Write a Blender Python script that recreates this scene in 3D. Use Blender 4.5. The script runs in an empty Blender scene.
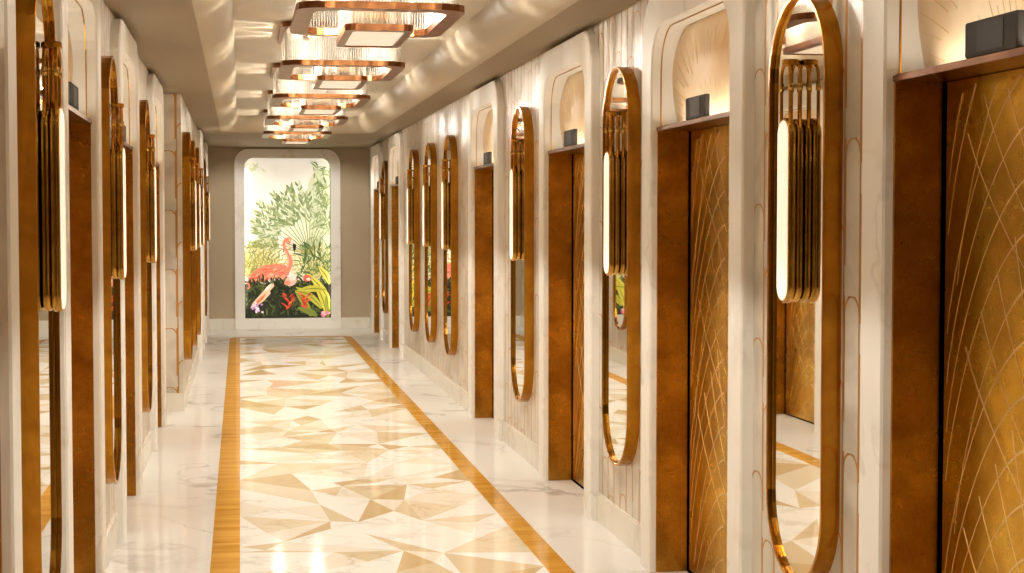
import bpy, math, random
from mathutils import Vector, Matrix
C = bpy.context.scene.collection
R = random.Random(7)
PI = math.pi

# ------------------------------------------------------------------ materials
def lin(c):
    return tuple(((v/255)/12.92 if v/255 <= .04045 else ((v/255+.055)/1.055)**2.4) for v in c) + (1,)

def new_mat(name):
    m = bpy.data.materials.new(name); m.use_nodes = True
    nt = m.node_tree
    return m, nt, nt.nodes['Principled BSDF']

def simple(name, rgb, rough=.5, metal=0., emis=None, es=0., noise=0., nscale=8., bump=0.):
    m, nt, b = new_mat(name)
    b.inputs['Base Color'].default_value = lin(rgb)
    b.inputs['Roughness'].default_value = rough
    b.inputs['Metallic'].default_value = metal
    if emis:
        b.inputs['Emission Color'].default_value = lin(emis)
        b.inputs['Emission Strength'].default_value = es
    if noise:
        tc = nt.nodes.new('ShaderNodeTexCoord'); n = nt.nodes.new('ShaderNodeTexNoise')
        n.inputs['Scale'].default_value = nscale; n.inputs['Detail'].default_value = 5
        nt.links.new(tc.outputs['Object'], n.inputs['Vector'])
        r = nt.nodes.new('ShaderNodeValToRGB')
        a = [max(0, v*(1-noise)) for v in lin(rgb)[:3]]; c2 = [min(1, v*(1+noise)) for v in lin(rgb)[:3]]
        r.color_ramp.elements[0].color = (*a, 1); r.color_ramp.elements[0].position = .3
        r.color_ramp.elements[1].color = (*c2, 1); r.color_ramp.elements[1].position = .7
        nt.links.new(n.outputs['Fac'], r.inputs['Fac']); nt.links.new(r.outputs['Color'], b.inputs['Base Color'])
        if bump:
            bm_ = nt.nodes.new('ShaderNodeBump'); bm_.inputs['Strength'].default_value = bump
            bm_.inputs['Distance'].default_value = .002
            nt.links.new(n.outputs['Fac'], bm_.inputs['Height']); nt.links.new(bm_.outputs['Normal'], b.inputs['Normal'])
    return m

def polish(nt, b, rough):
    # honed stone under a thin polish: matt body, weak clear reflection
    N = nt.nodes.new; L = nt.links.new
    b.inputs['Specular IOR Level'].default_value = 0; b.inputs['Roughness'].default_value = .8
    g = N('ShaderNodeBsdfGlossy'); g.inputs['Roughness'].default_value = rough; g.inputs[0].default_value = (1, .98, .95, 1)
    fr = N('ShaderNodeFresnel'); fr.inputs['IOR'].default_value = 1.5
    mn = N('ShaderNodeMath'); mn.operation = 'MINIMUM'; mn.inputs[1].default_value = .2; L(fr.outputs[0], mn.inputs[0])
    mx = N('ShaderNodeMixShader'); L(mn.outputs[0], mx.inputs[0]); L(b.outputs[0], mx.inputs[1]); L(g.outputs[0], mx.inputs[2])
    L(mx.outputs[0], nt.nodes['Material Output'].inputs[0])

def marble(name, base, vein, rough=.25, scale=1.0, amount=.6, warp=1.4, width=.035):
    m, nt, b = new_mat(name)
    N = nt.nodes.new; L = nt.links.new
    tc = N('ShaderNodeTexCoord'); mp = N('ShaderNodeMapping')
    mp.inputs['Rotation'].default_value = (.4, .5, .6); mp.inputs['Scale'].default_value = (scale, scale, scale)
    L(tc.outputs['Object'], mp.inputs['Vector'])
    w = N('ShaderNodeTexNoise'); w.inputs['Scale'].default_value = 1.3; w.inputs['Detail'].default_value = 6
    L(mp.outputs['Vector'], w.inputs['Vector'])
    ma = N('ShaderNodeVectorMath'); ma.operation = 'MULTIPLY_ADD'
    ma.inputs[1].default_value = (warp,)*3
    L(w.outputs['Color'], ma.inputs[0]); L(mp.outputs['Vector'], ma.inputs[2])
    n = N('ShaderNodeTexNoise'); n.inputs['Scale'].default_value = 1.1; n.inputs['Detail'].default_value = 3
    L(ma.outputs['Vector'], n.inputs['Vector'])
    s = N('ShaderNodeMath'); s.operation = 'SUBTRACT'; s.inputs[1].default_value = .5; L(n.outputs['Fac'], s.inputs[0])
    a = N('ShaderNodeMath'); a.operation = 'ABSOLUTE'; L(s.outputs[0], a.inputs[0])
    r = N('ShaderNodeMapRange'); r.inputs['From Min'].default_value = 0; r.inputs['From Max'].default_value = width
    r.inputs['To Min'].default_value = amount; r.inputs['To Max'].default_value = 0
    L(a.outputs[0], r.inputs['Value'])
    cl = N('ShaderNodeTexNoise'); cl.inputs['Scale'].default_value = .9; L(mp.outputs['Vector'], cl.inputs['Vector'])
    cr = N('ShaderNodeMapRange'); cr.inputs['From Min'].default_value = .42; cr.inputs['From Max'].default_value = .62
    L(cl.outputs['Fac'], cr.inputs['Value'])
    mu = N('ShaderNodeMath'); mu.operation = 'MULTIPLY'; L(r.outputs[0], mu.inputs[0]); L(cr.outputs[0], mu.inputs[1])
    soft = N('ShaderNodeMath'); soft.operation = 'MULTIPLY_ADD'; soft.inputs[1].default_value = .12
    L(cl.outputs['Fac'], soft.inputs[0]); L(mu.outputs[0], soft.inputs[2])
    mx = N('ShaderNodeMix'); mx.data_type = 'RGBA'
    mx.inputs[6].default_value = lin(base); mx.inputs[7].default_value = lin(vein)
    L(soft.outputs[0], mx.inputs[0]); L(mx.outputs[2], b.inputs['Base Color'])
    b.inputs['Roughness'].default_value = rough
    if rough < .13: polish(nt, b, rough)
    return m

def metal(name, light, dark, rough=.25, rvar=.15, scale=6., spots=False, bump=.0):
    m, nt, b = new_mat(name)
    N = nt.nodes.new; L = nt.links.new
    tc = N('ShaderNodeTexCoord')
    n = N('ShaderNodeTexNoise'); n.inputs['Scale'].default_value = scale; n.inputs['Detail'].default_value = 8
    n.inputs['Roughness'].default_value = .65
    L(tc.outputs['Object'], n.inputs['Vector'])
    r = N('ShaderNodeValToRGB')
    r.color_ramp.elements[0].position = .32; r.color_ramp.elements[0].color = lin(dark)
    r.color_ramp.elements[1].position = .66; r.color_ramp.elements[1].color = lin(light)
    L(n.outputs['Fac'], r.inputs['Fac'])
    out = r.outputs['Color']
    if spots:
        n4 = N('ShaderNodeTexNoise'); n4.inputs['Scale'].default_value = 1.3; n4.inputs['Detail'].default_value = 3
        L(tc.outputs['Object'], n4.inputs['Vector'])
        r4 = N('ShaderNodeMapRange'); r4.inputs['From Min'].default_value = .42; r4.inputs['From Max'].default_value = .62
        r4.inputs['To Max'].default_value = .5; L(n4.outputs['Fac'], r4.inputs['Value'])
        m4 = N('ShaderNodeMix'); m4.data_type = 'RGBA'; m4.inputs[7].default_value = lin(tuple(v*.62 for v in dark))
        L(r4.outputs[0], m4.inputs[0]); L(out, m4.inputs[6]); out = m4.outputs[2]
    if spots:
        n2 = N('ShaderNodeTexNoise'); n2.inputs['Scale'].default_value = 110; n2.inputs['Detail'].default_value = 3
        L(tc.outputs['Object'], n2.inputs['Vector'])
        rr = N('ShaderNodeMapRange'); rr.inputs['From Min'].default_value = .60; rr.inputs['From Max'].default_value = .74
        L(n2.outputs['Fac'], rr.inputs['Value'])
        mm = N('ShaderNodeMath'); mm.operation = 'MULTIPLY'; mm.inputs[1].default_value = .35; L(rr.outputs[0], mm.inputs[0])
        mx = N('ShaderNodeMix'); mx.data_type = 'RGBA'; mx.inputs[7].default_value = lin(tuple(v*.45 for v in dark))
        L(mm.outputs[0], mx.inputs[0]); L(out, mx.inputs[6]); out = mx.outputs[2]
    L(out, b.inputs['Base Color'])
    b.inputs['Metallic'].default_value = 1
    mr = N('ShaderNodeMapRange'); mr.inputs['To Min'].default_value = rough+rvar/2; mr.inputs['To Max'].default_value = max(.02, rough-rvar/2)
    L(n.outputs['Fac'], mr.inputs['Value']); L(mr.outputs[0], b.inputs['Roughness'])
    if bump:
        bp = N('ShaderNodeBump'); bp.inputs['Strength'].default_value = bump; bp.inputs['Distance'].default_value = .003
        n3 = N('ShaderNodeTexNoise'); n3.inputs['Scale'].default_value = 3; L(tc.outputs['Object'], n3.inputs['Vector'])
        L(n3.outputs['Fac'], bp.inputs['Height']); L(bp.outputs['Normal'], b.inputs['Normal'])
    return m

def scallop_mat():
    m, nt, b = new_mat('scalloped_marble_tile')
    N = nt.nodes.new; L = nt.links.new
    def M(op, a, c=None, c2=None):
        n = N('ShaderNodeMath'); n.operation = op
        for i, v in enumerate((a, c, c2)):
            if v is None: continue
            if isinstance(v, (int, float)): n.inputs[i].default_value = v
            else: L(v, n.inputs[i])
        return n.outputs[0]
    tc = N('ShaderNodeTexCoord'); sp = N('ShaderNodeSeparateXYZ'); L(tc.outputs['Object'], sp.inputs[0])
    s = M('ADD', sp.outputs[0], sp.outputs[1]); z = sp.outputs[2]
    W = .138; H = .52; r = W/2-.005
    c = M('DIVIDE', s, W); i = M('FLOOR', c)
    fx = M('MULTIPLY', M('SUBTRACT', M('SUBTRACT', c, i), .5), W)
    h = M('FRACT', M('MULTIPLY', M('SINE', M('MULTIPLY', i, 12.9898)), 437.58))
    par = M('FLOORED_MODULO', i, 2)
    zo = M('ADD', z, M('ADD', M('MULTIPLY', par, H/2), M('MULTIPLY', h, .14)))
    t = M('FLOORED_MODULO', zo, H)
    dz = M('SUBTRACT', t, H-r)
    rad = M('SQRT', M('ADD', M('MULTIPLY', fx, fx), M('MULTIPLY', dz, dz)))
    arc = M('ABSOLUTE', M('SUBTRACT', rad, r))
    arc = M('ADD', arc, M('LESS_THAN', dz, 0))
    leg = M('ABSOLUTE', M('SUBTRACT', M('ABSOLUTE', fx), r))
    # one leg is interrupted below the next arch, as in the cut stone
    leg = M('ADD', leg, M('MULTIPLY', M('LESS_THAN', t, .10), M('GREATER_THAN', fx, 0)))
    line = M('LESS_THAN', M('MINIMUM', leg, arc), .0055)
    lmet = M('MULTIPLY', line, .2)
    n = N('ShaderNodeTexNoise'); n.inputs['Scale'].default_value = 2.2; n.inputs['Detail'].default_value = 8
    n.inputs['Distortion'].default_value = 1.5
    L(tc.outputs['Object'], n.inputs['Vector'])
    cr = N('ShaderNodeValToRGB'); cr.color_ramp.elements[0].position = .36; cr.color_ramp.elements[0].color = lin((190, 181, 164))
    cr.color_ramp.elements[1].position = .55; cr.color_ramp.elements[1].color = lin((215, 207, 192))
    L(n.outputs['Fac'], cr.inputs['Fac'])
    mx = N('ShaderNodeMix'); mx.data_type = 'RGBA'; mx.inputs[7].default_value = lin((184, 128, 54))
    L(line, mx.inputs[0]); L(cr.outputs['Color'], mx.inputs[6]); L(mx.outputs[2], b.inputs['Base Color'])
    L(lmet, b.inputs['Metallic'])
    b.inputs['Roughness'].default_value = .3
    return m

M = {}
M['scallop'] = scallop_mat()
M['marble'] = marble('cream_veined_marble', (243, 239, 230), (190, 178, 156), .42, 1.6, .35)
M['base_marble'] = marble('baseboard_marble', (232, 225, 210), (182, 168, 146), .2, 2.2, .4)
M['floor'] = marble('polished_white_marble', (228, 224, 216), (146, 132, 120), .05, .9, .55, 1.6, .03)
def inlay(name, c, v):
    return marble(name, c, v, .06, 2.4, .5, 1.8, .05)
M['inlay'] = [inlay('inlay_white', (222, 217, 207), (178, 166, 146)), inlay('inlay_ivory', (216, 206, 188), (176, 158, 130)),
              inlay('inlay_cream', (208, 193, 166), (190, 160, 118)), inlay('inlay_tan', (190, 164, 122), (170, 138, 92)),
              inlay('inlay_beige', (200, 181, 148), (180, 152, 112))]
# honey coloured banded stone of the border
def band_mat():
    m, nt, b = new_mat('honey_banded_stone'); N = nt.nodes.new; L = nt.links.new
    tc = N('ShaderNodeTexCoord'); mp = N('ShaderNodeMapping'); mp.inputs['Scale'].default_value = (1, 7, 1)
    mp.inputs['Rotation'].default_value = (0, 0, .12)
    L(tc.outputs['Object'], mp.inputs['Vector'])
    n = N('ShaderNodeTexNoise'); n.inputs['Scale'].default_value = 1.6; n.inputs['Detail'].default_value = 6; n.inputs['Distortion'].default_value = .6
    L(mp.outputs['Vector'], n.inputs['Vector'])
    r = N('ShaderNodeValToRGB'); r.color_ramp.elements[0].position = .3; r.color_ramp.elements[0].color = lin((184, 128, 46))
    r.color_ramp.elements[1].position = .7; r.color_ramp.elements[1].color = lin((214, 162, 76))
    L(n.outputs['Fac'], r.inputs['Fac']); L(r.outputs['Color'], b.inputs['Base Color'])
    polish(nt, b, .06)
    return m
M['band'] = band_mat()
M['paint'] = simple('cream_ceiling_paint', (200, 190, 172), .6)
M['soffit'] = simple('shaded_soffit_paint', (148, 131, 106), .6)  # darker than the tray: the soffit's shade is put into the colour
M['taupe'] = simple('taupe_wall_paint', (178, 160, 132), .7, noise=.03, nscale=40)
M['door'] = metal('antique_gold_door', (255, 208, 74), (206, 150, 40), .28, .14, 4.5, True, .25)
M['jamb'] = metal('antique_bronze_jamb', (238, 182, 74), (164, 110, 36), .28, .14, 3.5, True, .25)
M['brass'] = metal('satin_brass_frame', (200, 140, 46), (160, 104, 28), .2, .08, 5.)
M['polished'] = metal('polished_brass', (206, 164, 82), (168, 124, 50), .12, .06, 8.)
M['copper'] = metal('copper_bronze_frame', (148, 96, 56), (106, 68, 42), .3, .1, 5.)
M['transom'] = metal('rose_gold_transom', (255, 234, 200), (250, 218, 176), .5, .06, 2.)
M['transom'].node_tree.nodes['Principled BSDF'].inputs['Metallic'].default_value = .25
M['inlayline'] = simple('pale_gold_line', (240, 208, 148), .45, .45)
M['mirror'] = simple('silvered_mirror', (238, 234, 226), .015, 1.)
M['lantern'] = simple('charcoal_lantern_box', (66, 61, 57), .7)
M['lantern_glass'] = simple('smoked_lantern_glass', (58, 54, 51), .55)
M['black'] = simple('black_gap', (5, 4, 3), 1.)
M['black'].node_tree.nodes['Principled BSDF'].inputs['Specular IOR Level'].default_value = 0
M['lens'] = simple('lit_opal_lens', (255, 246, 226), .3, 0, (255, 240, 214), .52)
M['bulb'] = simple('lit_bulb', (255, 240, 210), .3, 0, (255, 230, 190), 5)
M['diffuser'] = simple('frosted_diffuser', (232, 224, 210), .5, 0, (255, 240, 216), .35)
M['strip'] = simple('lit_strip', (255, 244, 220), .3, 0, (255, 236, 200), 7)
def rods_mat():
    m, nt, b = new_mat('crystal_rods'); N = nt.nodes.new; L = nt.links.new
    out = nt.nodes['Material Output']
    tr = N('ShaderNodeBsdfTransparent'); tr.inputs[0].default_value = (1, .97, .92, 1)
    tl = N('ShaderNodeBsdfTranslucent'); tl.inputs[0].default_value = (.26, .24, .21, 1)
    gl = N('ShaderNodeBsdfGlossy'); gl.inputs['Roughness'].default_value = .12; gl.inputs[0].default_value = (1, .96, .9, 1)
    m1 = N('ShaderNodeMixShader'); m1.inputs[0].default_value = .6; L(tr.outputs[0], m1.inputs[1]); L(tl.outputs[0], m1.inputs[2])
    m2 = N('ShaderNodeMixShader'); m2.inputs[0].default_value = .22; L(m1.outputs[0], m2.inputs[1]); L(gl.outputs[0], m2.inputs[2])
    L(m2.outputs[0], out.inputs[0]); nt.nodes.remove(b)
    return m
M['rods'] = rods_mat()

# ------------------------------------------------------------------ mesh builder
class MB:
    def __init__(s): s.v = []; s.f = []; s.mi = []; s.sm = []
    def quad(s, idx, mi=0, sm=False): s.f.append(tuple(idx)); s.mi.append(mi); s.sm.append(sm)
    def box(s, a, b, mi=0):
        x0, y0, z0 = a; x1, y1, z1 = b; o = len(s.v)
        s.v += [(x, y, z) for x in (x0, x1) for y in (y0, y1) for z in (z0, z1)]
        for q in ((0, 1, 3, 2), (4, 6, 7, 5), (0, 4, 5, 1), (2, 3, 7, 6), (0, 2, 6, 4), (1, 5, 7, 3)):
            s.quad([o+i for i in q], mi)
        return s
    def loft(s, rings, closed=False, capped=True, mi=0, sm=False, ring_closed=True):
        n = len(rings[0]); o = len(s.v)
        for r in rings: s.v += [tuple(p) for p in r]
        k = len(rings)
        for i in range(k if closed else k-1):
            j = (i+1) % k
            for a in range(n if ring_closed else n-1):
                b_ = (a+1) % n
                s.quad((o+i*n+a, o+i*n+b_, o+j*n+b_, o+j*n+a), mi, sm)
        if not closed and capped:
            s.quad([o+a for a in range(n)], mi); s.quad([o+(k-1)*n+a for a in range(n)][::-1], mi)
        return s
    def tube(s, pts, rad, seg=8, mi=0, capped=True):
        pts = [Vector(p) for p in pts]; rings = []
        rads = rad if isinstance(rad, (list, tuple)) else [rad]*len(pts)
        prev = None
        for i, p in enumerate(pts):
            d = (pts[min(i+1, len(pts)-1)]-pts[max(i-1, 0)]).normalized()
            if prev is None:
                ref = Vector((1, 0, 0)) if abs(d.x) < .9 else Vector((0, 1, 0))
                n1 = (ref - d*ref.dot(d)).normalized()
            else: n1 = (prev - d*prev.dot(d)).normalized()
            prev = n1; n2 = d.cross(n1)
            rings.append([p+(n1*math.cos(2*PI*a/seg)+n2*math.sin(2*PI*a/seg))*rads[i] for a in range(seg)])
        return s.loft(rings, capped=capped, mi=mi, sm=True)
    def poly_prism(s, pts, y0, y1, mi=0, axes='xz'):
        """outline in a plane, extruded along the remaining axis"""
        def P(p, w): return {'xz': (p[0], w, p[1]), 'xy': (p[0], p[1], w), 'yz': (w, p[0], p[1])}[axes]
        o = len(s.v); n = len(pts)
        s.v += [P(p, y0) for p in pts]+[P(p, y1) for p in pts]
        s.quad(range(o, o+n), mi); s.quad(list(range(o+n, o+2*n))[::-1], mi)
        for i in range(n):
            j = (i+1) % n; s.quad((o+i, o+n+i, o+n+j, o+j), mi)
        return s
    def build(s, name, mat, parent=None):
        me = bpy.data.meshes.new(name)
        me.from_pydata([tuple(v) for v in s.v], [], s.f)
        mats = mat if isinstance(mat, (list, tuple)) else [mat]
        for m_ in mats: me.materials.append(m_)
        for p, mi, sm in zip(me.polygons, s.mi, s.sm): p.material_index = mi; p.use_smooth = sm
        import bmesh
        bm = bmesh.new(); bm.from_mesh(me); bmesh.ops.recalc_face_normals(bm, faces=bm.faces); bm.to_mesh(me); bm.free()
        o = bpy.data.objects.new(name, me); C.objects.link(o)
        if parent: o.parent = parent
        return o

def empty(name, loc=(0, 0, 0), rz=0):
    o = bpy.data.objects.new(name, None); C.objects.link(o); o.location = loc; o.rotation_euler = (0, 0, rz)
    o.empty_display_size = .1
    return o
def tag(o, label=None, cat=None, group=None, kind=None):
    if label: o['label'] = label
    if cat: o['category'] = cat
    if group: o['group'] = group
    if kind: o['kind'] = kind
    return o
def children(o): return [c for c in bpy.data.objects if c.parent == o]
def copy_tree(o, parent=None):
    c = o.copy(); C.objects.link(c); c.parent = parent
    for ch in children(o): copy_tree(ch, c)
    return c
def struct(o): o['kind'] = 'structure'; return o

# ------------------------------------------------------------------ the place's measures (metres)
CEIL = 2.79; TRAY = 2.99
XR = 1.98; XL = -.66; XL2 = -.505; YPIER = 14.35; YEND = 24.9; YBACK = -4.0
PW = .6175     # half width of an elevator opening
JW = .175      # width of the marble surround
right_portals = [7.42, 10.15, 13.45, 20.98, 23.82]
right_portals = [4.62]+right_portals
left_portals = [4.47, 7.25, 10.02, 13.29, 20.85, 23.68]
RP = [y-PW for y in right_portals]; LP = [y-PW for y in left_portals]
ITOP = 2.60; OTOP = 2.765; DOORTOP = 2.115

# ------------------------------------------------------------------ shell
def wall_side(name, x, out, segs_y, opens, ya, yb, pier=None):
    """x: wall face, out: +1 wall body lies towards +x"""
    mb = MB(); T = .30
    x0, x1 = (x, x+T*out) if out > 0 else (x+T*out, x)
    y = ya
    for c in opens:
        mb.box((x0, y, 0), (x1, c-PW-.01, CEIL+.02)); mb.box((x0, c-PW-.01, ITOP+.01), (x1, c+PW+.01, CEIL+.02))
        y = c+PW+.01
    mb.box((x0, y, 0), (x1, yb, CEIL+.02))
    return mb
struct(wall_side('wall_right', XR, 1, None, RP, YBACK, YEND).build('wall_right', M['scallop']))
struct(wall_side('wall_left', XL, -1, None, LP[:4], YBACK, YPIER).build('wall_left', M['scallop']))
struct(wall_side('wall_left_far', XL2, -1, None, LP[4:], YPIER, YEND).build('wall_left_far', M['scallop']))
AX = .725   # middle of the hall
NW = .657; NB = .165; NT = 2.63
mb = MB()
mb.box((XL2-.3, YEND, 0), (AX-NW, YEND+.2, CEIL+.02)); mb.box((AX+NW, YEND, 0), (XR+.3, YEND+.2, CEIL+.02))
mb.box((AX-NW, YEND, NT), (AX+NW, YEND+.2, CEIL+.02)); mb.box((AX-NW, YEND, 0), (AX+NW, YEND+.2, NB))
struct(mb.build('wall_back', M['taupe']))
struct(MB().box((XL-.3, YBACK-.2, 0), (XR+.3, YBACK, 3.1)).build('wall_front', M['taupe']))

fl = struct(MB().box((XL-.4, YBACK-.2, -.1), (XR+.4, YEND+.4, 0)).build('floor', M['floor']))
# ceiling: lower soffit with a bull-nosed opening and a tray above
TX0, TX1, TY0, TY1 = -.03, 1.48, -2.6, 20.45
RB = .20
def ceil_profile():
    def corner(px, py, x, y, n): pass
rings = []
def rrect(x0, x1, y0, y1, r, n=8):
    pts = []
    for cx_, cy_, a0 in ((x1-r, y1-r, 0), (x0+r, y1-r, 90), (x0+r, y0+r, 180), (x1-r, y0+r, 270)):
        for i in range(n+1):
            a = math.radians(a0+90*i/n); pts.append((cx_+r*math.cos(a), cy_+r*math.sin(a)))
    return pts
mb = MB()
prof = []
for i in range(11):
    a = PI/2*i/10                       # from soffit tangent to vertical
    prof.append((RB*(1-math.sin(a)), CEIL+RB*(1-math.cos(a))))
rings = []
for off, z in prof:
    rings.append([(x, y, z) for x, y in rrect(TX0-off, TX1+off, TY0-off, TY1+off, .12+off)])
rings.append([(x, y, TRAY+.03) for x, y in rrect(TX0, TX1, TY0, TY1, .12)])
mb.loft(rings, capped=False, sm=True)
nose = mb
# soffit plate around the opening
hole = rings[0]
outer = []
for x, y, z in hole:
    cx_, cy_ = (TX0+TX1)/2, (TY0+TY1)/2
    outer.append((XR+.35 if x > cx_ else XL-.35, y if TY0 < y < TY1 else (YEND+.3 if y > cy_ else YBACK-.2), CEIL))
n = len(hole)
pm = MB()
X0, X1, Y0, Y1 = XL-.35, XR+.35, YBACK-.2, YEND+.3
hx0, hx1, hy0, hy1 = TX0-RB, TX1+RB, TY0-RB, TY1+RB
pm.box((X0, Y0, CEIL), (hx0, Y1, CEIL+.05)); pm.box((hx1, Y0, CEIL), (X1, Y1, CEIL+.05))
pm.box((hx0, Y0, CEIL), (hx1, hy0, CEIL+.05)); pm.box((hx0, hy1, CEIL), (hx1, Y1, CEIL+.05))
# rounded corners of the opening
rc = .12+RB; k = 8
for sx, sy, cx_, cy_ in ((1, 1, hx1-rc, hy1-rc), (-1, 1, hx0+rc, hy1-rc), (-1, -1, hx0+rc, hy0+rc), (1, -1, hx1-rc, hy0+rc)):
    pts = [(cx_+sx*rc, cy_+sy*rc)]
    for i in range(k+1):
        a = PI/2*i/k; pts.append((cx_+sx*rc*math.cos(a), cy_+sy*rc*math.sin(a)))
    pm.poly_prism(pts, CEIL, CEIL+.05, axes='xy')
ce = struct(pm.build('ceiling', M['soffit']))
struct(nose.build('trim_1', simple('half_shaded_moulding_paint', (182, 168, 144), .6)))  # midtone: fade from lit tray to shaded soffit, put into the colour
struct(MB().box((TX0-.1, TY0-.1, TRAY), (TX1+.1, TY1+.1, TRAY+.05)).build('ceiling_tray', M['paint']))

# floor inlay: carpet of cut stone, honey band
BX0, BX1, IX0, IX1 = -.155, 1.575, -.012, 1.455
BYE = 23.25; BYS = -3.2
def rr_open(x0, x1, y0, y1, r, n=8): return rrect(x0, x1, y0, y1, r, n)
mb = MB()
o_ = rr_open(BX0, BX1, BYS, BYE, .22); i_ = rr_open(IX0, IX1, BYS+.14, BYE-.14, .1)
mb.loft([[(x, y, .0) for x, y in o_], [(x, y, .0012) for x, y in o_], [(x, y, .0012) for x, y in i_], [(x, y, 0) for x, y in i_]], capped=False)
b = mb.build('border_band', M['band'], fl); b['label'] = 'honey coloured stone border band'
mb = MB(); cols = 4; rows = int((BYE-.14-BYS-.14)/.5)
gx = (IX1-IX0)/cols; gy = (BYE-.14-(BYS+.14))/rows
P = []
for j in range(rows+1):
    row = []
    for i in range(cols+1):
        x = IX0+i*gx; y = BYS+.14+j*gy
        if 0 < i < cols: x += R.uniform(-.4, .4)*gx
        if 0 < j < rows: y += R.uniform(-.38, .38)*gy
        row.append((x, y, .001))
    P.append(row)
idx = {}
for j in range(rows+1):
    for i in range(cols+1): idx[(i, j)] = len(mb.v); mb.v.append(P[j][i])
last = 0
def pick(w):
    global last
    while True:
        c = R.choices(range(5), w)[0]
        if c != last or c == 0: last = c; return c
for j in range(rows):
    for i in range(cols):
        a, b_, c, d = idx[(i, j)], idx[(i+1, j)], idx[(i+1, j+1)], idx[(i, j+1)]
        kind = R.random()
        if kind < .42:
            q = len(mb.v); pts = [mb.v[t] for t in (a, b_, c, d)]
            u, v = R.uniform(.3, .7), R.uniform(.3, .7)
            cxp = sum(p[0] for p in pts)/4+(u-.5)*.3; cyp = sum(p[1] for p in pts)/4+(v-.5)*.3
            mb.v.append((cxp, cyp, .001))
            for e in ((a, b_), (b_, c), (c, d), (d, a)): mb.quad((e[0], e[1], q), pick([4, 2, 1.5, .8, 1.5]))
        elif kind < .71:
            mb.quad((a, b_, c), pick([4, 2, 1.5, .8, 1.5])); mb.quad((a, c, d), pick([4, 2, 1.5, .8, 1.5]))
        else:
            mb.quad((a, b_, d), pick([4, 2, 1.5, .8, 1.5])); mb.quad((b_, c, d), pick([4, 2, 1.5, .8, 1.5]))
inl = mb.build('inlay_carpet', M['inlay'], fl); inl['label'] = 'angular cream, tan and white marble inlay'

# baseboards
def baseboard(name, x, out, opens, ya, yb, extra=None):
    mb = MB(); t = .012; y = ya
    def seg(y0, y1):
        if y1-y0 < .03: return
        xa, xb = (x-t, x) if out > 0 else (x, x+t)
        mb.box((xa, y0, 0), (xb, y1, .155))
        xa, xb = (x-t*.6, x) if out > 0 else (x, x+t*.6)
        mb.box((xa, y0, .155), (xb, y1, .162))
    for c in opens:
        seg(y, c-PW-JW); y = c+PW+JW
    seg(y, yb)
    if extra: extra(mb)
    return struct(mb.build(name, M['base_marble']))
baseboard('baseboard_right', XR, 1, RP, YBACK, YEND)
baseboard('baseboard_left', XL, -1, LP[:4], YBACK, YPIER-.012)
def pier_base(mb): mb.box((XL, YPIER-.012, 0), (XL2+.012, YPIER, .162))
baseboard('baseboard_left_far', XL2, -1, LP[4:], YPIER, YEND, pier_base)
mb = MB()
mb.box((XL2, YEND-.012, 0), (AX-.805, YEND, .165)); mb.box((AX+.805, YEND-.012, 0), (XR, YEND, .165))
struct(mb.build('baseboard_back', M['base_marble']))

# ------------------------------------------------------------------ arch outlines
def arch_path(hw, top, r, n=8, z0=0.):
    """open path (s,z): up one side, round corners, down the other"""
    pts = [(-hw, z0), (-hw, (top-r+z0)/2), (-hw, top-r)]
    for i in range(1, n+1):
        a = PI-PI/2*i/n; pts.append((-hw+r+r*math.cos(a), top-r+r*math.sin(a)))
    pts.append((0, top))
    for i in range(n+1):
        a = PI/2-PI/2*i/n; pts.append((hw-r+r*math.cos(a), top-r+r*math.sin(a)))
    pts += [(hw, (top-r+z0)/2), (hw, z0)]
    return pts
def stadium(hw, z0, z1, n=16):
    pts = []
    for i in range(n+1):
        a = PI*i/n; pts.append((hw*math.cos(a), z1-hw+hw*math.sin(a)))
    for i in range(n+1):
        a = PI+PI*i/n; pts.append((hw*math.cos(a), z0+hw+hw*math.sin(a)))
    return pts
def mk_frame(outer, inner, nb_o, nf, nb_i, bev=.004, closed=False):
    """loft of a frame: local x = away from the wall"""
    mb = MB(); rings = []
    for (so, zo), (si, zi) in zip(outer, inner):
        dx, dz = si-so, zi-zo; l = math.hypot(dx, dz) or 1; ux, uz = dx/l*bev, dz/l*bev
        rings.append([(nb_o, so, zo), (nf-bev, so, zo), (nf, so+ux, zo+uz), (nf, si-ux, zi-uz), (nf-bev, si, zi), (nb_i, si, zi)])
    mb.loft(rings, closed=closed, capped=True)
    return mb

# ------------------------------------------------------------------ elevator entrance
def ribbon(mb, pts, w, n0, n1, fn=lambda z: 0):
    """thin raised strip following points (s,z)"""
    rings = []
    for i, p in enumerate(pts):
        a = pts[max(i-1, 0)]; b_ = pts[min(i+1, len(pts)-1)]
        dx, dz = b_[0]-a[0], b_[1]-a[1]; l = math.hypot(dx, dz) or 1
        ww = (w[i] if isinstance(w, list) else w)/2
        nx, nz = -dz/l*ww, dx/l*ww
        c = fn(p[1]); rings.append([(n0+c, p[0]+nx, p[1]+nz), (n1+c, p[0]+nx, p[1]+nz), (n1+c, p[0]-nx, p[1]-nz), (n0+c, p[0]-nx, p[1]-nz)])
    mb.loft(rings)

def clip_pts(pts, smin, smax, zmin, zmax):
    out = []
    for p in pts:
        if smin <= p[0] <= smax and zmin <= p[1] <= zmax: out.append(p)
        elif out: break
    return out

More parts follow.
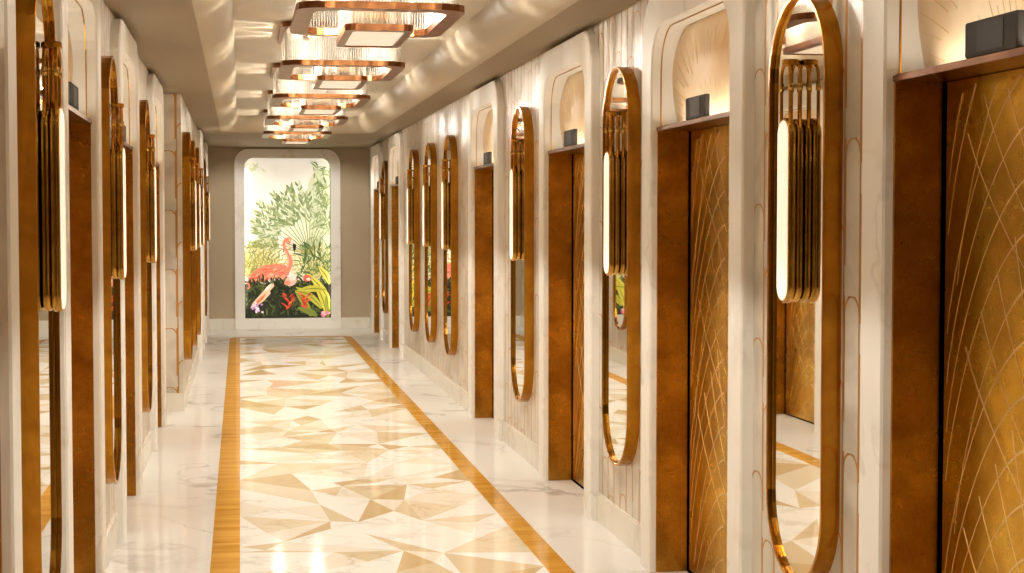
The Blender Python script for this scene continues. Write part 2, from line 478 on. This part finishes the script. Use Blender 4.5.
def make_entrance():
    root = empty('elevator_entrance')
    # marble surround, two layers of reveal
    o = arch_path(PW+JW, OTOP, .22); i = arch_path(PW, ITOP, .20)
    mk_frame(o, i, .0, .05, -.10, .008).build('marble_surround', M['marble'], root)
    # bronze strip standing in for the dark shadow gap inside the arch
    o = arch_path(PW-.0005, ITOP-.0005, .20, z0=DOORTOP+.01); i = arch_path(PW-.006, ITOP-.006, .195, z0=DOORTOP+.01)
    mk_frame(o, i, -.002, .003, -.002, .0005).build('arch_shadow_gap', M['jamb'], root)
    # bronze jambs facing along the corridor
    for sgn in (-1, 1):
        mb = MB(); a, b_ = sorted((sgn*PW, sgn*(PW-.012)))
        mb.box((-.133, a, 0), (.018, b_, DOORTOP+.002)); j = mb.build('jamb', M['jamb'], root)
    # lintel ledge
    mb = MB(); mb.box((-.16, -PW, DOORTOP), (.022, PW, DOORTOP+.018)); mb.box((-.16, -PW+.001, DOORTOP+.018), (.012, PW-.001, DOORTOP+.022))
    mb.build('lintel', M['copper'], root)
    # transom panel behind the arch
    path = arch_path(PW, ITOP, .2, z0=DOORTOP+.02)
    TZ0 = DOORTOP+.02
    def tn(z): return -.085+.030*math.sin(PI*max(0, min(1, (z-TZ0)/(ITOP-TZ0))))
    def thw(z):
        q = z-(ITOP-.2)
        return PW if q <= 0 else PW-.2+math.sqrt(max(0, .04-min(.2, q)**2))
    mb = MB(); zs = [TZ0+(ITOP-TZ0)*(1-math.cos(PI*q/28))/2 for q in range(29)]
    mb.loft([[(tn(z), -thw(z), z), (tn(z), thw(z), z), (tn(z)-.01, thw(z), z), (tn(z)-.01, -thw(z), z)] for z in zs], sm=True)
    tp = mb.build('transom_panel', M['transom'], root)
    mb = MB(); cz = DOORTOP-.25
    for k in range(31):
        a = math.radians(18+144*k/30)
        r0, r1 = (.30, .46) if k % 2 else (.30, .43)
        pts = clip_pts([(math.cos(a)*r, cz+math.sin(a)*r) for r in [r0+(r1-r0)*q/5+.0 for q in range(6)]], -PW+.01, PW-.01, DOORTOP+.025, ITOP-.01)
        if len(pts) > 1: ribbon(mb, pts, [.0035*(1-.7*q/(len(pts)-1)) for q in range(len(pts))], -.002, .0012, tn)
        r0, r1 = (.56, .80) if k % 2 else (.60, .80)
        pts = clip_pts([(math.cos(a+.02*q)*r, cz+math.sin(a+.02*q)*r) for q, r in enumerate([r0+(r1-r0)*q/5 for q in range(6)])], -PW+.01, PW-.01, DOORTOP+.025, ITOP-.03)
        if len(pts) > 1: ribbon(mb, pts, [.004*(1-.8*q/(len(pts)-1)) for q in range(len(pts))], -.002, .0012, tn)
    mb.build('sunburst_inlay', M['inlayline'], tp)
    # added fill light on the ledge, no source known, brightens the panel
    L = bpy.data.lights.new('transom_fill_light', 'AREA'); L.shape = 'RECTANGLE'; L.size = 1.05; L.size_y = .012; L.energy = 1.1; L.color = (1, .93, .80)
    o = bpy.data.objects.new('transom_fill_light', L); C.objects.link(o); o.parent = root; o.location = (-.022, 0, DOORTOP+.0245)
    dv = Vector((-.05, 0, .22)).normalized(); up_ = Vector((0, 1, 0))
    o.rotation_euler = Matrix((up_, (-dv).cross(up_), -dv)).transposed().to_euler()
    # two door leaves with fan inlay
    for sgn in (-1, 1):
        a, b_ = sorted((sgn*.0015, sgn*(PW-.034)))
        mb = MB(); mb.box((-.165, a, .012), (-.139, b_, DOORTOP-.003)); d = mb.build('door_leaf', M['door'], root)
        mb = MB()
        lim = (min(a, b_)+.002, max(a, b_)-.004, .03, DOORTOP-.02)
        # palm motif: long fronds sweeping up to the meeting edge, feather rays falling from their tips
        for k in range(19):
            z0 = -.75+.15*k; rise = .78; s0 = .565 if k % 5 else .50
            pts = []
            for q in range(19):
                t = q/18
                pts.append((sgn*s0*(1-t**1.25), z0+rise*(1-(1-t)**1.7)))
            pts = clip_pts([p for p in pts if p[1] > lim[2]], *lim)
            if len(pts) > 3:
                m_ = len(pts)-1; ribbon(mb, pts, [.0020+.0065*(q/m_)**4 for q in range(len(pts))], -.139, -.1379)
        for zt in (.78, 1.32, 1.95):
            for k in range(4):
                s0 = .44-.10*k; z0 = zt+.11*k
                pts = [(sgn*(s0-s0*.97*t/10), z0-(.52-.03*k)*(t/10)**.9*(1-.15*t/10)) for t in range(11)]
                pts = clip_pts([p for p in pts if lim[2] < p[1] < lim[3]], *lim)
                if len(pts) > 2: m_ = len(pts)-1; ribbon(mb, pts, [.0050-.0030*q/m_ for q in range(len(pts))], -.139, -.1378)
        mb.build('fan_inlay', M['inlayline'], d)
    MB().box((-.19, -PW-.005, 0), (-.172, PW+.005, DOORTOP)).box((-.172, PW-.0119, 0), (-.1331, PW+.009, DOORTOP-.001)).box((-.172, -PW-.009, 0), (-.1331, -PW+.0119, DOORTOP-.001)).build('shaft_backing', M['black'], root)
    mb = MB(); mb.box((-.172, -PW+.012, 0), (-.134, PW-.012, .004)); mb.box((-.139, -PW+.0125, .004), (-.1345, PW-.0125, .006))
    mb.build('sill_track', M['black'], root)
    return root

def make_lantern():
    root = empty('hall_lantern')
    mb = MB(); prof = rrect(-.150, .150, 0, .098, .006, 2)
    mb.loft([[( -.002, y, z) for y, z in prof], [(.016, y, z) for y, z in prof], [(.02, y*.985, .049+(z-.049)*.96) for y, z in prof]])
    mb.build('housing', M['lantern'], root)
    mb = MB(); mb.box((.0195, -.075, .012), (.0215, .075, .088)); mb.build('display_window', M['lantern_glass'], root)
    return root

def ordinal_right(i): return ['nearest', 'second', 'third', 'fourth', 'fifth', 'farthest'][i]
ent = make_entrance(); lan = make_lantern()
first = True
for side, cs, xs in (('right', RP, [XR]*6), ('left', LP, [XL]*4+[XL2]*2)):
    for i, c in enumerate(cs):
        e = ent if first else copy_tree(ent)
        l = lan if first else copy_tree(lan)
        first = False
        rz = PI if side == 'right' else 0
        sg = -1 if side == 'right' else 1
        e.location = (xs[i], c, 0); e.rotation_euler.z = rz
        l.location = (xs[i]+sg*(-.008), c, DOORTOP+.0225); l.rotation_euler.z = rz
        w = {'right': ['cut by the right edge of the view', 'second from the viewer', 'third from the viewer', 'fourth from the viewer', 'second from the far end', 'at the far end beside the mural wall'],
             'left': ['cut by the left edge of the view', 'second from the viewer', 'third from the viewer', 'last before the projecting pier', 'beyond the three grouped mirrors', 'at the far end beside the mural wall']}[side][i]
        tag(e, f'marble arched bronze elevator entrance, {side} wall, {w}', 'elevator entrance', f'elevator entrances along the {side} wall')
        w2 = {'right': ['nearest', 'second', 'third', 'fourth', 'fifth', 'farthest']}['right'][i]
        tag(l, f'dark grey lantern box above the {w2} elevator door on the {side} wall', 'lantern', f'hall lanterns along the {side} wall')

# ------------------------------------------------------------------ mirrors
MZ0, MZ1, MH = .412, 2.483, .288
def make_mirror():
    root = empty('wall_mirror')
    o = stadium(MH, MZ0, MZ1); i = stadium(MH-.014, MZ0+.014, MZ1-.014)
    mk_frame(o, i, .0, .065, .008, .002, closed=True).build('brass_frame', M['brass'], root)
    mb = MB(); mb.poly_prism(stadium(MH-.010, MZ0+.010, MZ1-.010), .038, .047, axes='yz'); g = mb.build('mirror_glass', M['mirror'], root)
    # bevelled lip between frame and glass
    o = stadium(MH-.013, MZ0+.013, MZ1-.013); i = stadium(MH-.030, MZ0+.030, MZ1-.030)
    mk_frame(o, i, .047, .0495, .0471, .0008, closed=True).build('inner_bead', M['polished'], root)
    return root

def make_sconce():
    root = empty('wall_sconce')
    Z0, Z1 = 1.404, 2.051; HW = .060
    def pill(prof, mat, name, par):
        mb = MB(); mb.loft([[(n0, a, z) for a, z in stadium(hw, Z0+HW-hw, Z1-HW+hw, 14)] for n0, hw in prof], sm=True)
        return mb.build(name, mat, par)
    # three stacked rounded shells
    pill([(.0475, .044), (.051, .053), (.058, .057), (.067, .057), (.073, .053), (.076, .047)], M['polished'], 'body_shell', root)
    pill([(.0755, .047), (.079, .056), (.086, .060), (.098, .061), (.104, .060), (.107, .057)], M['polished'], 'body_shell', root)
    pill([(.100, .052), (.106, .052), (.110, .049), (.1125, .043), (.114, .03)], M['lens'], 'lit_lens', root)
    # arched loops on top
    for n0, hw in ((.062, .046), (.098, .046)):
        mb = MB(); pts = [(n0, -hw, Z1-.05), (n0, -hw, 2.1)]
        for q in range(13):
            a = PI-PI*q/12; pts.append((n0, hw*math.cos(a), 2.240-hw+hw*math.sin(a)))
        pts += [(n0, hw, 2.1), (n0, hw, Z1-.05)]
        mb.tube(pts, .0065, 8); lp = mb.build('arched_loop', M['brass'], root)
        for sg_ in (-1, 1):
            mb = MB(); mb.loft([[(n0+.0095*math.cos(2*PI*a/10), sg_*hw+.0095*math.sin(2*PI*a/10), z) for a in range(10)] for z in (2.145, 2.172)], sm=True)
            mb.build('collar', M['polished'], lp)
    mb = MB(); mb.tube([(.080, 0, Z1-.03), (.080, 0, 2.236)], .008, 10); mb.build('centre_stem', M['brass'], root)
    mb = MB()
    mb.loft([[(.080+1.0*rr*math.cos(2*PI*a/20), rr*math.sin(2*PI*a/20), z) for a in range(20)] for z, rr in ((2.232, .029), (2.235, .032), (2.250, .032), (2.254, .028))])
    mb.build('top_disc', M['brass'], root)
    return root

mir = make_mirror(); sco = make_sconce(); first = True
RM = [5.37, 8.10, 11.05, 14.92, 16.50, 18.10, 21.68]
LM = [5.22, 7.96, 10.85, 14.85, 16.40, 18.00, 21.50]
gaps = {'right': ['between the nearest and second elevators', 'between the second and third elevators', 'between the third and fourth elevators',
                  'nearest of the row of three', 'in the middle of the row of three', 'farthest of the row of three', 'between the last two elevators'],
        'left': ['between the nearest and second elevators', 'between the second and third elevators', 'between the third and fourth elevators',
                 'just past the projecting pier', 'in the middle of the row of three', 'farthest of the row of three', 'between the last two elevators']}
for side, cs, xs in (('right', RM, [XR]*7), ('left', LM, [XL]*3+[XL2]*4)):
    for i, c in enumerate(cs):
        e = mir if first else copy_tree(mir); s = sco if first else copy_tree(sco); first = False
        rz = PI if side == 'right' else 0
        e.location = (xs[i], c, 0); e.rotation_euler.z = rz
        s.location = (xs[i], c, 0); s.rotation_euler.z = rz
        tag(e, f'tall brass framed mirror, {side} wall, {gaps[side][i]}', 'mirror', f'brass mirrors along the {side} wall')
        tag(s, f'brass capsule lamp on {side} wall mirror {gaps[side][i]}', 'wall lamp', f'wall lamps along the {side} wall')

# ------------------------------------------------------------------ chandeliers
def oct_ring(x0, x1, y0, y1, ch, n=4):
    """rectangle with softly cut corners"""
    pts = []
    for cx_, cy_, a0 in ((x1-ch, y1-ch, 0), (x0+ch, y1-ch, 90), (x0+ch, y0+ch, 180), (x1-ch, y0+ch, 270)):
        for i in range(n+1):
            a = math.radians(a0+90*i/n); pts.append((cx_+ch*math.cos(a), cy_+ch*math.sin(a)))
    return pts
def frame_xy(outer, inner, z0, z1):
    mb = MB()
    mb.loft([[(a[0], a[1], z0+.003), (a[0], a[1], z1), (b_[0], b_[1], z1), (b_[0], b_[1], z0), ] for a, b_ in zip(outer, inner)], closed=True)
    return mb
def along(path, step, jitter=0.):
    out = []; n = len(path)
    carry = 0
    for i in range(n):
        a, b_ = Vector(path[i]), Vector(path[(i+1) % n]); l = (b_-a).length
        t = carry
        while t < l:
            p = a.lerp(b_, t/l); out.append((p.x, p.y)); t += step
        carry = t-l
    return out
def make_chandelier():
    root = empty('chandelier')
    hx, hy = .41, .60
    # ceiling canopy frame
    frame_xy(oct_ring(-hx, hx, -hy, hy, .13), oct_ring(-hx+.09, hx-.09, -hy+.09, hy-.09, .10), TRAY-.04-2.7, TRAY-2.7).build('canopy_frame', M['copper'], root)
    frame_xy(oct_ring(-hx, hx, -hy, hy, .13), oct_ring(-hx+.085, hx-.085, -hy+.085, hy-.085, .10), -.0, .036).build('large_frame', M['copper'], root)
    frame_xy(oct_ring(-.17, .17, -.40, .40, .05), oct_ring(-.13, .13, -.36, .36, .03), -.08, -.045).build('small_frame', M['copper'], root)
    MB().box((-.134, -.364, -.072), (.134, .364, -.068)).build('diffuser_panel', M['diffuser'], root)
    rr = random.Random(3)
    mb = MB()
    ztop = TRAY-.03-2.7
    for inset, step, lo in ((.030, .0150, .02), (.047, .0150, .03)):
        for x, y in along(oct_ring(-hx+inset, hx-inset, -hy+inset, hy-inset, .11), step):
            r = .0052; z0 = lo+rr.uniform(0, .012)
            mb.loft([[(x+r*math.cos(2*PI*a/5), y+r*math.sin(2*PI*a/5), z) for a in range(5)] for z in (z0, ztop)])
    o = mb.build('outer_crystal_rods', M['rods'], root); o['kind'] = 'stuff'
    mb = MB()
    for inset, step in ((.02, .0155), (.05, .018)):
        for x, y in along(oct_ring(-.17+inset, .17-inset, -.40+inset, .40-inset, .04), step):
            r = .005; z0 = -.055+rr.uniform(0, .01)
            mb.loft([[(x+r*math.cos(2*PI*a/5), y+r*math.sin(2*PI*a/5), z) for a in range(5)] for z in (z0, ztop)])
    o = mb.build('inner_crystal_rods', M['rods'], root); o['kind'] = 'stuff'
    for bx in (-.24, .24):
        for by in (-.38, 0., .38):
            mb = MB(); r = .016
            mb.loft([[(bx+r*math.sin(PI*t/8)*math.cos(2*PI*a/10), by+r*math.sin(PI*t/8)*math.sin(2*PI*a/10), .16-r*1.3*math.cos(PI*t/8)) for a in range(10)] for t in range(1, 8)], sm=True)
            b_ = mb.build('bulb', M['bulb'], root)
            mb = MB(); mb.tube([(bx, by, .175), (bx, by, ztop+.01)], .008, 8); mb.build('socket', M['copper'], b_)
    return root
ch = make_chandelier()
CY = [11.17-2.87*3, 11.17-2.87*2, 11.17-2.87, 11.17, 11.17+2.87, 11.17+2.87*2, 11.17+2.87*3]
names = ['behind the viewer', 'overhead, just out of view above the camera', 'largest in view, nearest the viewer', 'second from the viewer, behind the largest one', 'middle of the visible row', 'second from the mural', 'last of the row, nearest the flamingo mural']
for k, y in enumerate(CY):
    e = ch if k == 0 else copy_tree(ch)
    e.location = (.685, y, 2.70)
    tag(e, f'copper framed crystal rod ceiling chandelier, {names[k]}', 'chandelier', 'chandeliers along the ceiling')
    for bx in (-.24, .24):
        for by in (-.26, .26):
            L = bpy.data.lights.new('chandelier_light', 'POINT'); L.energy = 19; L.color = (1, .965, .89); L.shadow_soft_size = .006
            o = bpy.data.objects.new('chandelier_light', L); C.objects.link(o); o.parent = e; o.location = (bx, by, .12)

# added lamps in the soffit, no fixtures known, to brighten the end wall
for k, (x, y) in enumerate(((.0, 23.4), (1.45, 23.4))):
    t = empty('added_recessed_lamp', (x, y, CEIL))
    tag(t, ('left' if x < .7 else 'right')+' added round recessed lamp in the soffit before the mural wall', 'added_downlight', 'added lamps before the mural wall')
    mb = MB(); mb.loft([[(rr*math.cos(2*PI*a/20), rr*math.sin(2*PI*a/20), z) for a in range(20)] for z, rr in ((.0, .052), (-.004, .052), (-.004, .040), (-.001, .038))], capped=False); mb.build('trim_ring', M['brass'], t)
    mb = MB(); mb.loft([[(.038*math.cos(2*PI*a/20), .038*math.sin(2*PI*a/20), z) for a in range(20)] for z in (-.0015, -.0005)]); mb.build('lamp_lens', M['lens'], t)
    L = bpy.data.lights.new('added_downlight', 'SPOT'); L.energy = 45; L.color = (1, .965, .89); L.spot_size = 1.7; L.spot_blend = .6; L.shadow_soft_size = .03
    o = bpy.data.objects.new('added_downlight', L); C.objects.link(o); o.parent = t; o.location = (0, 0, -.02); o.rotation_euler = (.62, 0, 0)

# ------------------------------------------------------------------ mural niche in the back wall
root = empty('mural_niche', (AX, YEND, 0))
tag(root, 'rounded marble framed niche with a flamingo and palm mural on the end wall', 'mural')
def xz_frame(outer, inner, y0, y1, yi):
    mb = MB()
    mb.loft([[(o[0], y0, o[1]), (o[0], y1, o[1]), (i[0], y1, i[1]), (i[0], yi, i[1])] for o, i in zip(outer, inner)], closed=True)
    return mb
def rr2(hw, z0, z1, r, rb): 
    pts = []
    for cx_, cz_, a0, q in ((hw-r, z1-r, 0, r), (-hw+r, z1-r, 90, r), (-hw+rb, z0+rb, 180, rb), (hw-rb, z0+rb, 270, rb)):
        for i in range(9):
            a = math.radians(a0+90*i/8); pts.append((cx_+q*math.cos(a), cz_+q*math.sin(a)))
    return pts
xz_frame(rr2(.805, 0, OTOP, .22, .001), rr2(NW, NB, NT, .15, .001), 0, -.04, .10).build('marble_frame', M['marble'], root)
def flat(rgb): return simple('mural_ink', rgb, .7)
INK = {}
inks = []
def ink(rgb):
    if rgb not in INK:
        INK[rgb] = len(inks); inks.append(simple('mural_ink_%d_%d_%d' % rgb, rgb, .7, 0, rgb, .4))  # inks emit their own colour, a glow put in to brighten the print
    return INK[rgb]
mm = MB()
lay = [0]
def mx_(x, y): return (-NW+(x-35)/280*2*NW, NT-(y-30)/520*(NT-NB))     # mural drawing units to metres
def blob(pts, rgb):
    lay[0] += 1; yy = .098-lay[0]*.000035; o = len(mm.v)
    for p in pts:
        x, z = mx_(*p); x = max(-NW, min(NW, x)); z = max(NB, min(NT, z)); mm.v.append((x, yy, z))
    mm.quad(range(o, o+len(pts)), ink(rgb))
def blade(x, y, ang, l, w, rgb, bend=0.):
    L1, R1 = [], []
    for t in range(6):
        f = t/5; a = ang+bend*f; px, py = x+l*f*math.cos(ang+bend*f*.5), y-l*f*math.sin(ang+bend*f*.5)
        h = w*math.sin(PI*min(.98, .08+f*.9))**.8/2
        L1.append((px+h*math.sin(a), py+h*math.cos(a))); R1.append((px-h*math.sin(a), py-h*math.cos(a)))
    blob(L1+R1[::-1], rgb)
def oval(x, y, rx, ry, rot, rgb, n=14):
    c, s_ = math.cos(rot), math.sin(rot)
    blob([(x+rx*math.cos(2*PI*i/n)*c-ry*math.sin(2*PI*i/n)*s_, y-(rx*math.cos(2*PI*i/n)*s_+ry*math.sin(2*PI*i/n)*c)) for i in range(n)], rgb)
def stroke(pts, w, rgb):
    A, B = [], []
    for i, p in enumerate(pts):
        a = pts[max(0, i-1)]; b_ = pts[min(len(pts)-1, i+1)]; dx, dy = b_[0]-a[0], b_[1]-a[1]; l = math.hypot(dx, dy) or 1
        ww = (w[i] if isinstance(w, list) else w)/2
        A.append((p[0]-dy/l*ww, p[1]+dx/l*ww)); B.append((p[0]+dy/l*ww, p[1]-dx/l*ww))
    for i in range(len(pts)-1): blob([A[i], A[i+1], B[i+1], B[i]], rgb)
Q = random.Random(11)
blob([(35, 30), (315, 30), (315, 550), (35, 550)], (250, 244, 228))
for x, y, rx, ry, c in ((250, 300, 90, 150, (228, 226, 196)), (290, 200, 60, 140, (216, 218, 182)), (90, 350, 60, 60, (228, 222, 180))): oval(x, y, rx, ry, 0, c, 24)
G = [(134, 148, 98), (158, 168, 120), (116, 132, 82), (184, 190, 150), (150, 160, 108), (200, 204, 168), (208, 212, 180)]
for _ in range(16): blade(Q.uniform(45, 90), Q.uniform(40, 62), Q.uniform(3.6, 5.8), 22, 5, (206, 210, 170), .3)
# traveller's palm
cx_, cy_ = 246, 345
for k in range(17):
    a = math.radians(168-7.2*k); r1 = 118-Q.uniform(0, 14)
    ex, ey = cx_+r1*math.cos(a), cy_-r1*math.sin(a)
    stroke([(cx_, cy_), ((cx_+ex)/2, (cy_+ey)/2-4), (ex, ey)], [3.2, 2.6, 2.2], (160, 156, 104) if k % 2 else (132, 138, 84))
    L2 = Q.uniform(80, 118)*(1 if 2 < k < 13 else .75)
    c = Q.choice(G[:3]); stroke([(ex+L2*t/6*math.cos(a+.02*t), ey-L2*t/6*math.sin(a+.02*t)) for t in range(7)], 2.2, c)
    for t in range(16):
        f = t/15; bx, by = ex+L2*f*math.cos(a+.1*f), ey-L2*f*math.sin(a+.1*f)
        for sd in (-1, 1):
            blade(bx, by, a+sd*(.65+Q.uniform(-.15, .3)), Q.uniform(24, 42)*(1-.35*f), Q.uniform(5, 9), Q.choice(G), -sd*.7)
for _ in range(150): blade(Q.uniform(262, 314), Q.uniform(50, 330), Q.uniform(0, 6.28), Q.uniform(18, 40), Q.uniform(3, 7), Q.choice(G), .3)
# pale palm at lower left and ferns
for bx, by in ((70, 430), (110, 400), (45, 410), (290, 420), (255, 410)):
    for k in range(11):
        a = math.radians(20+14*k)
        for t in range(9):
            f = t/8; blade(bx+95*f*math.cos(a)*.9, by-95*f*math.sin(a), a+(.6 if t % 2 else -.6), 20, 4.5, Q.choice([(188, 176, 96), (164, 160, 84), (206, 196, 130), (140, 142, 72)]), .2)
for _ in range(60): blade(Q.uniform(215, 315), Q.uniform(320, 420), Q.uniform(.3, 2.8), Q.uniform(20, 44), Q.uniform(3, 6), Q.choice([(84, 112, 60), (112, 134, 74), (70, 96, 50)]), .4)
# dark undergrowth
blob([(35, 440), (60, 428), (100, 440), (140, 425), (190, 440), (240, 425), (315, 440), (315, 550), (35, 550)], (40, 42, 24))
for _ in range(260):
    blade(Q.uniform(35, 312), Q.uniform(430, 548), Q.uniform(.2, 3.0), Q.uniform(14, 36), Q.uniform(3, 8), Q.choice([(30, 34, 20), (52, 62, 32), (70, 84, 40), (24, 26, 16), (88, 98, 46)]), .4)
# big yellow leaves on the right
for x0, y0, a, l, c in ((250, 545, 1.9, 95, (150, 152, 56)), (300, 540, 1.7, 130, (206, 194, 70)), (285, 520, 2.2, 110, (186, 180, 64)), (312, 500, 2.0, 120, (222, 206, 84)),
                        (255, 480, 2.6, 60, (168, 168, 60)), (300, 460, 2.9, 90, (196, 186, 66)), (312, 440, 1.9, 70, (228, 214, 100)), (270, 545, 2.5, 70, (120, 130, 50)), (304, 548, 1.4, 70, (150, 156, 56))):
    blade(x0, y0, a, l, 22, c, .5); blade(x0, y0, a, l*.96, 3, (110, 116, 44), .5)
# flamingo
F1, F2, F3 = (232, 132, 104), (216, 104, 78), (244, 176, 146)
blob([(42, 440), (50, 415), (70, 392), (100, 378), (140, 373), (168, 378), (184, 392), (176, 412), (150, 420), (120, 424), (80, 426), (60, 446), (44, 458)], F1)
for _ in range(90):
    x = Q.uniform(52, 172); y = 380+abs(x-140)*.28+Q.uniform(0, 34); blade(x, y, 3.5+Q.uniform(-.3, .3), Q.uniform(10, 22), 4, Q.choice([F1, F2, F3, (246, 178, 140), (206, 92, 66)]), .2)
stroke([(176, 388), (184, 368), (180, 350), (170, 334), (163, 318), (162, 304), (168, 295), (178, 292)], [20, 15, 12, 10, 9, 9, 10, 11], F1)
stroke([(172, 385), (178, 366), (174, 350), (165, 332)], [6, 5, 4, 3], F3)
oval(178, 298, 12, 9, -.4, F1); oval(180, 296, 2.2, 2.2, 0, (240, 220, 120))
blob([(184, 294), (196, 300), (198, 312), (190, 308), (184, 304)], (246, 210, 190)); blob([(192, 306), (202, 312), (201, 328), (194, 332), (191, 320)], (26, 22, 20))
for _ in range(60): blade(Q.uniform(38, 190), Q.uniform(430, 452), Q.uniform(.5, 2.6), Q.uniform(14, 30), Q.uniform(4, 7), Q.choice([(34, 40, 22), (58, 72, 36), (44, 52, 28), (96, 106, 56)]), .4)
# small birds and blooms
oval(184, 430, 20, 16, .4, (240, 184, 160)); oval(190, 420, 12, 9, 0, (248, 214, 196)); oval(172, 436, 10, 8, 0, (226, 140, 116))
oval(238, 421, 14, 11, 0, (226, 98, 78)); oval(242, 424, 7, 5, 0, (250, 214, 196))
blob([(52, 518), (60, 500), (80, 478), (100, 456), (128, 436), (130, 446), (116, 462), (118, 470), (96, 494), (70, 512)], (240, 196, 160))
blob([(62, 505), (84, 484), (104, 468), (96, 486), (74, 506)], (222, 120, 76))
blade(98, 462, .7, 34, 10, (248, 226, 208), .2)
for _ in range(16): oval(Q.uniform(52, 92), Q.uniform(500, 532), 4, 4, 0, Q.choice([(214, 184, 214), (182, 140, 184), (238, 214, 230)]), 8)
for bx, by in ((176, 478), (230, 476)):
    for t in range(12): blade(bx+Q.uniform(-9, 9), by+t*4, (.6 if t % 2 else 2.5), 18, 7, Q.choice([(206, 78, 44), (182, 52, 32), (226, 110, 60)]), .3)
for _ in range(12): oval(Q.uniform(286, 310), Q.uniform(532, 546), 5, 4, 0, Q.choice([(238, 130, 150), (250, 190, 196)]), 8)
mm.build('mural_print', inks, root)
MB().box((-NW-.02, .10, NB-.02), (NW+.02, .12, NT+.02)).build('niche_backing', M['paint'], root)
for sx in (-1, 1):
    L = bpy.data.lights.new('niche_light', 'AREA'); L.shape = 'RECTANGLE'; L.size = .03; L.size_y = 2.2; L.energy = .7; L.color = (1, .9, .74)
    o = bpy.data.objects.new('niche_light', L); C.objects.link(o); o.parent = root
    o.location = (sx*(NW-.02), .03, 1.4); o.rotation_euler = Vector((-sx*.75, .5, 0)).to_track_quat('-Z', 'Y').to_euler()

# ------------------------------------------------------------------ camera
f = 1600.; vx, vy = 240-512., -(218.5-286.5)
Yc = Vector((vx, vy, f)).normalized(); psi = math.asin(-Yc.x); th = math.acos(Yc.z/math.cos(psi))
r = Vector((math.cos(psi), -math.sin(psi), 0)); d = Vector((math.sin(psi)*math.cos(th), math.cos(psi)*math.cos(th), -math.sin(th))); u = r.cross(d)
cam = bpy.data.cameras.new('camera'); co = bpy.data.objects.new('camera', cam); C.objects.link(co)
mt = Matrix((r, u, -d)).transposed().to_4x4(); mt.translation = (0, 0, 1.7); co.matrix_world = mt
cam.sensor_width = 36; cam.lens = f*36/1024; cam.clip_start = .05; cam.clip_end = 100
sc = bpy.context.scene; sc.camera = co
w = bpy.data.worlds.new('world'); sc.world = w; w.use_nodes = True
w.node_tree.nodes['Background'].inputs[0].default_value = (.02, .018, .015, 1)
sc.view_settings.view_transform = 'Standard'; sc.view_settings.look = 'None'; sc.view_settings.gamma = 1
sc.view_settings.use_curve_mapping = False; sc.view_settings.exposure = 0.45
